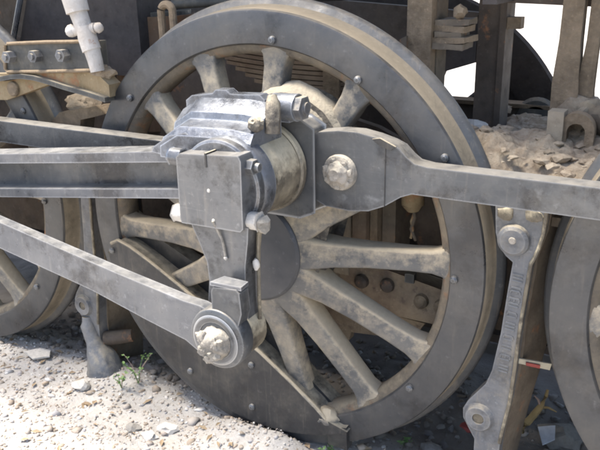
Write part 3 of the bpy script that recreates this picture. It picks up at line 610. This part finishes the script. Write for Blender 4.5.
for i, (x, y, r_, lb) in enumerate(((.80, .62, .05, 'largest dusty clod on the dirt heap, left of the clevis'), (.93, .30, .045, 'dusty clod nearest the coupling rod on the dirt heap'))):
    bm = B(); lump(bm, (x, y, 1.0), r_, .5, 3, 20+i, (1.3, 1, .5)); rough(bm, .004, 50); tag(obj('clod', bm, M['heap'], None, ang=30, org=(x, y, .95)), lb, 'clod')

rs = random.Random(11); bm = B()
for k in range(420):
    x = rs.uniform(.47, 1.25); y = rs.uniform(.08, .82); r_ = .004+.02*rs.random()**3
    h = .935+.105*(.6+.45*noise.noise((x*3, y*3, 2.0)))+.040*math.exp(-((x-.84)/.13)**2-((y-.40)/.12)**2)+.045*math.exp(-((x-.62)/.10)**2-((y-.30)/.16)**2)+.030*noise.noise((x*10, y*10, 2.0))+.022*abs(noise.noise((x*24, y*24, 2.0)))
    lump(bm, (x, y, h+r_*.2), r_, .6, 1, k, (1.3, 1, .55))
tag(obj('heap_flakes', bm, M['heap'], None, ang=20, org=(.9, .4, .9)), 'small stones and scale flakes strewn over the dirt heap', 'flakes', kind='stuff')
t = thing('clevis', (.82, .34, 1.05), 'tan clevis with a U shaped loop on the dirt heap below the posts', 'clevis')
bm = B(); box(bm, .762, .805, .30, .35, .98, 1.120); rough(bm, .002, 30, 2); obj('tongue', bm, M['axlebox'], t)
bm = B(); prism(bm, arc(.838, 1.07, .048, 180, 0, 14)+[(.886, .98), (.862, .98)]+arc(.838, 1.065, .024, 0, 180, 10)+[(.790+.024, .98), (.790, .98)], .31, .345); obj('loop', bm, M['palepost'], t, .003)
t = thing('upright_posts', (.81, .42, 1.05), 'pair of rough grey tan posts rising from the dirt heap at upper right', 'post')
bm = B(); prism(bm, [(.750, 1.06), (.815, 1.05), (.815, 1.16), (.808, 1.30), (.812, 1.80), (.762, 1.80), (.757, 1.30), (.748, 1.18)], .40, .45); rough(bm, .004, 16, 2); obj('post', bm, M['palepost'], t, .003)
bm = B(); prism(bm, [(.79, 1.06), (.86, 1.06), (.852, 1.16), (.853, 1.30), (.862, 1.80), (.838, 1.80), (.826, 1.30), (.816, 1.20)], .42, .45); rough(bm, .003, 16, 2, 2); obj('post', bm, M['palepost'], t, .003)
bm = B(); lump(bm, (.83, .42, 1.10), .065, .4, 3, 31, (1.1, .8, .8)); rough(bm, .004, 40); obj('caked_foot', bm, M['heap'], t)
bm = B(); lump(bm, (.90, .40, 1.08), .06, .4, 3, 33, (1, .8, .9)); rough(bm, .004, 40); obj('caked_foot', bm, M['brownside'], t)

# ------------------------------------------------------------------ body of the engine over the wheels
t = thing('boiler', (-1, .6, 2.15), 'unseen boiler above the frames, added to shade the gear below', 'boiler')
bm = B(); rod(bm, (-4.2, .6, 2.5), (3.2, .6, 2.5), .66, n=64); obj('barrel', bm, M['dark'], t)  # barrel stays out of view, added to shade the gear from above
bm = B(); box(bm, .56, .60, .30, .90, 1.40, 1.75); obj('cradle', bm, M['dark'], t)
bm = B(); prism(bm, [(-.60, 1.22), (.30, 1.17), (.34, 1.24), (.43, 1.30), (.46, 1.355), (-.2, 1.40), (-.60, 1.40)], .62, .655); obj('saddle_plate', bm, M['darkbrown'], t, .003)
t = thing('unseen_running_board', (-1, .2, 1.86), 'unseen running board above the wheels, added to cast shade', 'running board')
bm = B(); box(bm, -4.2, 3.2, .10, .42, 1.84, 1.87); obj('plate', bm, M['dark'], t, .003)  # out of view, added to cast shade over the wheels
t = thing('cross_beam', (.8, .5, 1.4), 'dark beam crossing above the bright gap at upper right', 'beam')
bm = B(); prism(bm, [(.56, 1.395), (1.5, 1.36), (1.5, 1.46), (.56, 1.475)], .48, .54); obj('beam', bm, M['darkbrown'], t, .003)
t = thing('ash_pan', (-1.1, .62, 1.4), 'black sooty plate filling the upper left corner behind the pipe', 'ash pan')
bm = B(); prism(bm, [(-1.44, 1.12), (-.74, 1.12), (-.74, 1.48), (-1.28, 1.48)], .36, .95); obj('casing', bm, M['dark'], t, .004)
bm = B(); rod(bm, (-1.455, .34, 1.14), (-1.30, .34, 1.46), .012, n=10); obj('edge_bead', bm, M['rodlight'], t)

# ------------------------------------------------------------------ upper left gear
t = thing('bolted_bracket', (-.83, -.02, 1.15), 'black plate with a raised edge and three hex bolts at upper left', 'bracket')
bm = B(); prism(bm, [(-1.015, 1.175), (-.58, 1.205), (-.58, 1.295), (-1.00, 1.272)], -.03, .02); obj('plate', bm, M['plate'], t, .003)
bm = B(); tube(bm, [(-.56, -.034, 1.297), (-.80, -.034, 1.287), (-.985, -.034, 1.275), (-1.0, -.034, 1.266), (-1.016, -.034, 1.188), (-1.005, -.034, 1.178), (-.8, -.034, 1.19), (-.56, -.034, 1.207)], .006, 8); rough(bm, .001, 60); obj('edge_rib', bm, M['palepost'], t)
for x, z in ((-.975, 1.232), (-.845, 1.240), (-.715, 1.248)):
    bm = B(); hexnut(bm, (x, -.030, z), (x, -.058, z), .021); obj('bolt', bm, M['casting'], t, .003)
    bm = B(); rod(bm, (x, -.058, z), (x, -.066, z), .011, n=12); obj('bolt_end', bm, M['casting'], t)
t = thing('spring_beam', (-.85, 0, 1.12), 'ochre dusty beam with a dark curved lower rib under the bolted plate', 'beam')
bm = B(); prism(bm, [(-1.3, 1.155), (-1.035, 1.170), (-.70, 1.198), (-.60, 1.200), (-.545, 1.16), (-.545, 1.12), (-.64, 1.135), (-.75, 1.150), (-.842, 1.166), (-.94, 1.170), (-1.045, 1.152), (-1.3, 1.14)], -.025, .03); rough(bm, .002, 20); obj('web', bm, M['ochre'], t)
bm = B(); pts = [(-1.3, 1.142), (-1.12, 1.150), (-1.04, 1.153), (-.985, 1.163), (-.93, 1.168), (-.87, 1.166), (-.80, 1.156), (-.73, 1.143), (-.64, 1.130), (-.55, 1.114)]
prism(bm, [(x, z+.008) for x, z in pts]+[(x, z-.008) for x, z in pts[::-1]], -.045, .05); obj('rib', bm, M['plate'], t, .002)
bm = B(); prism(bm, [(-1.3, 1.13), (-1.04, 1.142), (-.97, 1.155), (-.90, 1.155), (-.82, 1.145), (-.98, 1.095), (-1.05, 1.075), (-1.3, 1.06)], -.02, .02); rough(bm, .002, 20); obj('gusset', bm, M['ochre'], t)
bm = B(); lathe(bm, [(0, -.034), (.022, -.034), (.026, -.03), (.027, -.019), (0, -.019)], -1.0, 1.118, 24); obj('pin', bm, M['palepost'], t)
bm = B(); lump(bm, (-.60, .0, 1.195), .04, .4, 3, 3, (1.3, .8, .6)); obj('dirt_clump', bm, M['heap'], t)
t = thing('sand_pipe', (-.58, -.05, 1.2), 'white painted jointed pipe coming down at upper left onto the beam', 'pipe')
bm = B(); rod(bm, (-.645, -.05, 1.50), (-.618, -.05, 1.385), .040, .036, 24); obj('upper_socket', bm, M['whitepipe'], t, .004)
bm = B(); rod(bm, (-.618, -.05, 1.388), (-.595, -.05, 1.325), .028, .026, 24); obj('upper_tube', bm, M['whitepipe'], t, .003)
bm = B(); rod(bm, (-.632, -.062, 1.330), (-.562, -.04, 1.338), .0165, n=20); lump(bm, (-.640, -.065, 1.329), .020, .1, 2, 1); lump(bm, (-.551, -.038, 1.339), .017, .15, 2, 2); obj('cross_bolt', bm, M['whitepipe'], t)
bm = B(); tube(bm, [(-.597, -.05, 1.345), (-.59, -.05, 1.31), (-.577, -.05, 1.27)], [.026, .030, .030], 20); obj('lower_tube', bm, M['whitepipe'], t)
bm = B(); tube(bm, [(-.577, -.05, 1.275), (-.568, -.05, 1.24), (-.562, -.05, 1.205)], [.026, .024, .022], 20); obj('nozzle', bm, M['whitepipe'], t)
# behind: rusty tank and link
t = thing('smoke_box_saddle', (-2.2, .9, 1.2), 'dark plate closing the view at the far upper left', 'plate')
bm = B(); prism(bm, [(-3.6, .9), (-1.30, .9), (-1.30, 1.8), (-3.6, 1.8)], .97, .99); obj('plate', bm, M['darkbrown'], t)
t = thing('air_reservoir', (-.83, .55, 1.15), 'rusty brown upright drum behind the top left of the large wheel', 'tank')
bm = B(); rod(bm, (-.83, .55, .90), (-.83, .55, 1.335), .165, n=56); obj('shell', bm, M['rusttank'], t, .01, 3)
bm = B(); rod(bm, (-.83, .55, 1.332), (-.83, .55, 1.350), .150, n=56); obj('lid', bm, M['plate'], t, .004)
t = thing('shackle_link', (-.43, .15, 1.36), 'grey elongated shackle link standing behind the wheel rim at upper left', 'shackle')
bm = B(); tube(bm, [(-.428+.024*math.cos(a), .15, (1.375 if math.sin(a) > 0 else 1.27)+.024*math.sin(a)) for a in [2*math.pi*i/24 for i in range(25)]], .013, 10); obj('link', bm, M['palepost'], t)
t = thing('cross_pipe', (-.3, .35, 1.39), 'grey pipe lying across the top left behind the wheel rim', 'pipe')
bm = B(); rod(bm, (-.60, .40, 1.385), (.30, .40, 1.43), .018, n=14); obj('tube', bm, M['plate'], t)
# casting under the beam, right of the left wheel
t = thing('brake_bracket', (-.85, .12, 1.0), 'knobbly dusty bracket behind the coupling rod left of the large wheel', 'bracket')
bm = B(); prism(bm, [(-.93, .93), (-.93, .99), (-.88, 1.03), (-.80, 1.045), (-.70, 1.065), (-.66, 1.04), (-.78, 1.01), (-.80, .93)], .06, .13); rough(bm, .004, 18, 1); obj('arm', bm, M['palepost'], t)
bm = B(); lump(bm, (-.80, .10, 1.06), .055, .4, 3, 17, (1.5, .7, .7)); obj('clump', bm, M['heap'], t)

# ------------------------------------------------------------------ litter, stones and weeds
gh = ground_h
bm = B(); c0 = Vector((-1.10, .0, .02)); prism(bm, [(-1.17, -.03), (-1.09, -.055), (-1.045, -.01), (-1.08, .03), (-1.13, .02)], gh(-1.1, 0)+.02, gh(-1.1, 0)+.026, 'z'); rough(bm, .004, 25, 2)
tag(obj('paper_scrap', bm, M['stonepale'], None, org=(-1.10, 0, .02)), 'flat white flake lying on the gravel below the left wheel', 'litter')
bm = B(); prism(bm, [(.80, .425), (.852, .445), (.862, .400), (.83, .372)], -.01, -.006, 'z')
for v in bm.verts: v.co.z += (v.co.y-.39)*.5+.02
tag(obj('plastic_scrap', bm, M['paper'], None, org=(.83, .41, 0)), 'folded blue white plastic scrap on the ground at lower right', 'litter')
t = thing('card_packet', (.82, .08, .42), 'flattened cream packet with a red stripe wedged beside the brake hanger', 'litter')
def quad_card(pts, name, mat):
    bm = B(); P_ = [Vector(p) for p in pts]; n_ = (P_[1]-P_[0]).cross(P_[2]-P_[0]).normalized()*.004
    a = [bm.verts.new(p) for p in P_]; c_ = [bm.verts.new(p+n_) for p in P_]; bm.faces.new(a); bm.faces.new(c_[::-1])
    for i in range(4): bm.faces.new((a[i], a[(i+1) % 4], c_[(i+1) % 4], c_[i]))
    return obj(name, bm, mat, t)
quad_card([(.788, .064, .474), (.872, .115, .452), (.868, .118, .430), (.788, .066, .458)], 'card', M['cream'])
quad_card([(.812, .072, .4625), (.846, .094, .4515), (.845, .095, .441), (.812, .073, .453)], 'red_stripe', M['red'])
bm = B(); lump(bm, (.858, .13, .635), .013, .3, 2, 4, (1, .6, 1.2)); tag(obj('white_lump', bm, M['paper'], None, org=(.858, .13, .635)), 'small white lump set between the brake block and right wheel', 'litter')  # plain white lump at a small white spot by the wheel edge
t = thing('dry_twig', (.79, .45, 0), 'knobbly yellow dry twig leaning between the hanger and right wheel', 'twig')
bm = B(); tube(bm, [(.748, .42, .0), (.765, .42, .04), (.785, .43, .075), (.80, .44, .105), (.812, .45, .14), (.815, .45, .165)], [.012, .013, .011, .010, .007, .004], 8); rough(bm, .004, 60); obj('stem', bm, M['yellow'], t)
bm = B(); tube(bm, [(.80, .44, .10), (.825, .44, .105), (.85, .45, .09)], [.005, .004, .002], 6); obj('side_shoot', bm, M['yellow'], t)
bm = B(); tube(bm, [(.80, .44, .10), (.79, .44, .125), (.775, .45, .13)], [.005, .004, .002], 6); obj('side_shoot', bm, M['pink'], t)
bm = B(); lump(bm, (.60, .36, .0), .03, .4, 2, 5, (1.5, 1, .5)); tag(obj('brick_chip', bm, M['red'], None, ang=25, org=(.6, .36, 0)), 'small red chip on the dark ground left of the hanger foot', 'litter')
big = [(.87, .50, .06, 'stonegrey', 'flat grey brown stone behind the plastic scrap at lower right'), (-.33, -.14, .028, 'stonepale', 'whitest stone on the gravel below the balance weight'),
       (-.36, -.20, .022, 'stonepale', 'cream stone in front of the whitest one below the balance weight'), (-.44, -.19, .024, 'stonegrey', 'brownish stone at the left of the small stone cluster'), (-.78, -.10, .03, 'stonepale', 'sandy flat stone in the middle of the left gravel'),
       (.66, .18, .035, 'stonegrey', 'grey stone at the foot of the brake hanger'), (.50, .22, .03, 'stonegrey', 'grey stone under the right side of the large wheel')]
for i, (x, y, r_, mt, lb) in enumerate(big):
    bm = B(); lump(bm, (x, y, gh(x, y)+r_*.3), r_, .45, 2, 50+i, (1.3, 1, .6)); tag(obj('stone', bm, M[mt], None, ang=22, org=(x, y, gh(x, y))), lb, 'stone')
rs = random.Random(21); bm = B()
for k in range(130):
    x = rs.uniform(-1.5, .6); y = rs.uniform(-.55, .06); z = gh(x, y)+.006; a = rs.uniform(0, 6.28); l_ = rs.uniform(.008, .022); w_ = l_*rs.uniform(.2, .5)
    d = Vector((math.cos(a), math.sin(a), rs.uniform(-.1, .3))); u = Vector((-d.y, d.x, rs.uniform(-.4, .4)))
    q = [bm.verts.new(Vector((x, y, z))+p) for p in (-d*l_, u*w_+Vector((0, 0, .003)), d*l_, -u*w_+Vector((0, 0, .004)))]
    bm.faces.new((q[0], q[1], q[2])); bm.faces.new((q[0], q[2], q[3]))
tag(obj('leaf_litter', bm, M['dryleaf'], None), 'scraps of dry brown leaf scattered over the pale gravel', 'leaf litter', kind='stuff')
def weed(x, y, h, n, seed, label, flat=.5):
    rs = random.Random(seed); z = gh(x, y)
    t = thing('weed', (x, y, z), label, 'weed')
    for k in range(n):
        a = rs.uniform(0, 6.28); L_ = h*rs.uniform(.5, 1); tip = Vector((x+math.cos(a)*L_*flat, y+math.sin(a)*L_*flat, z+L_)); mid = Vector((x+math.cos(a)*L_*flat*.35, y+math.sin(a)*L_*flat*.35, z+L_*.6))
        bm = B(); tube(bm, [(x, y, z), mid, tip], [.0016, .0012, .0006], 5); obj('stalk', bm, M['weed'] if k % 3 else M['pink'], t)
        for q in range(5):
            f = rs.uniform(.35, 1); p = mid.lerp(tip, f) if f > .5 else Vector((x, y, z)).lerp(mid, f*2)
            b_ = rs.uniform(0, 6.28); l_ = rs.uniform(.008, .018); d = Vector((math.cos(b_), math.sin(b_), rs.uniform(-.1, .7))).normalized(); s = d.cross(Vector((0, 0, 1))).normalized()*l_*.36
            bm = B(); vv = [bm.verts.new(v) for v in (p, p+d*l_*.5+s+Vector((0, 0, .002)), p+d*l_, p+d*l_*.5-s+Vector((0, 0, .002)))]; bm.faces.new(vv[:3]); bm.faces.new((vv[0], vv[2], vv[3])); obj('leaf', bm, M['weed'], t)
weed(-.60, .02, .13, 9, 1, 'leafy green weed growing between the left hanger foot and the balance weight')
weed(-.64, -.03, .09, 6, 2, 'smaller weed on the gravel in front of the hanger foot weed')
weed(.235, -.02, .03, 6, 3, 'tiny bright green weed at the bottom of the large wheel', 1.0)
weed(.42, .18, .03, 5, 4, 'tiny green weed on the ground right of the wheel bottom', 1.0)
weed(-1.50, .10, .06, 6, 5, 'small weed at the left edge under the left wheel')

# ------------------------------------------------------------------ render
scene.render.engine = 'CYCLES'
scene.cycles.max_bounces = 6
scene.cycles.filter_width = 2.2
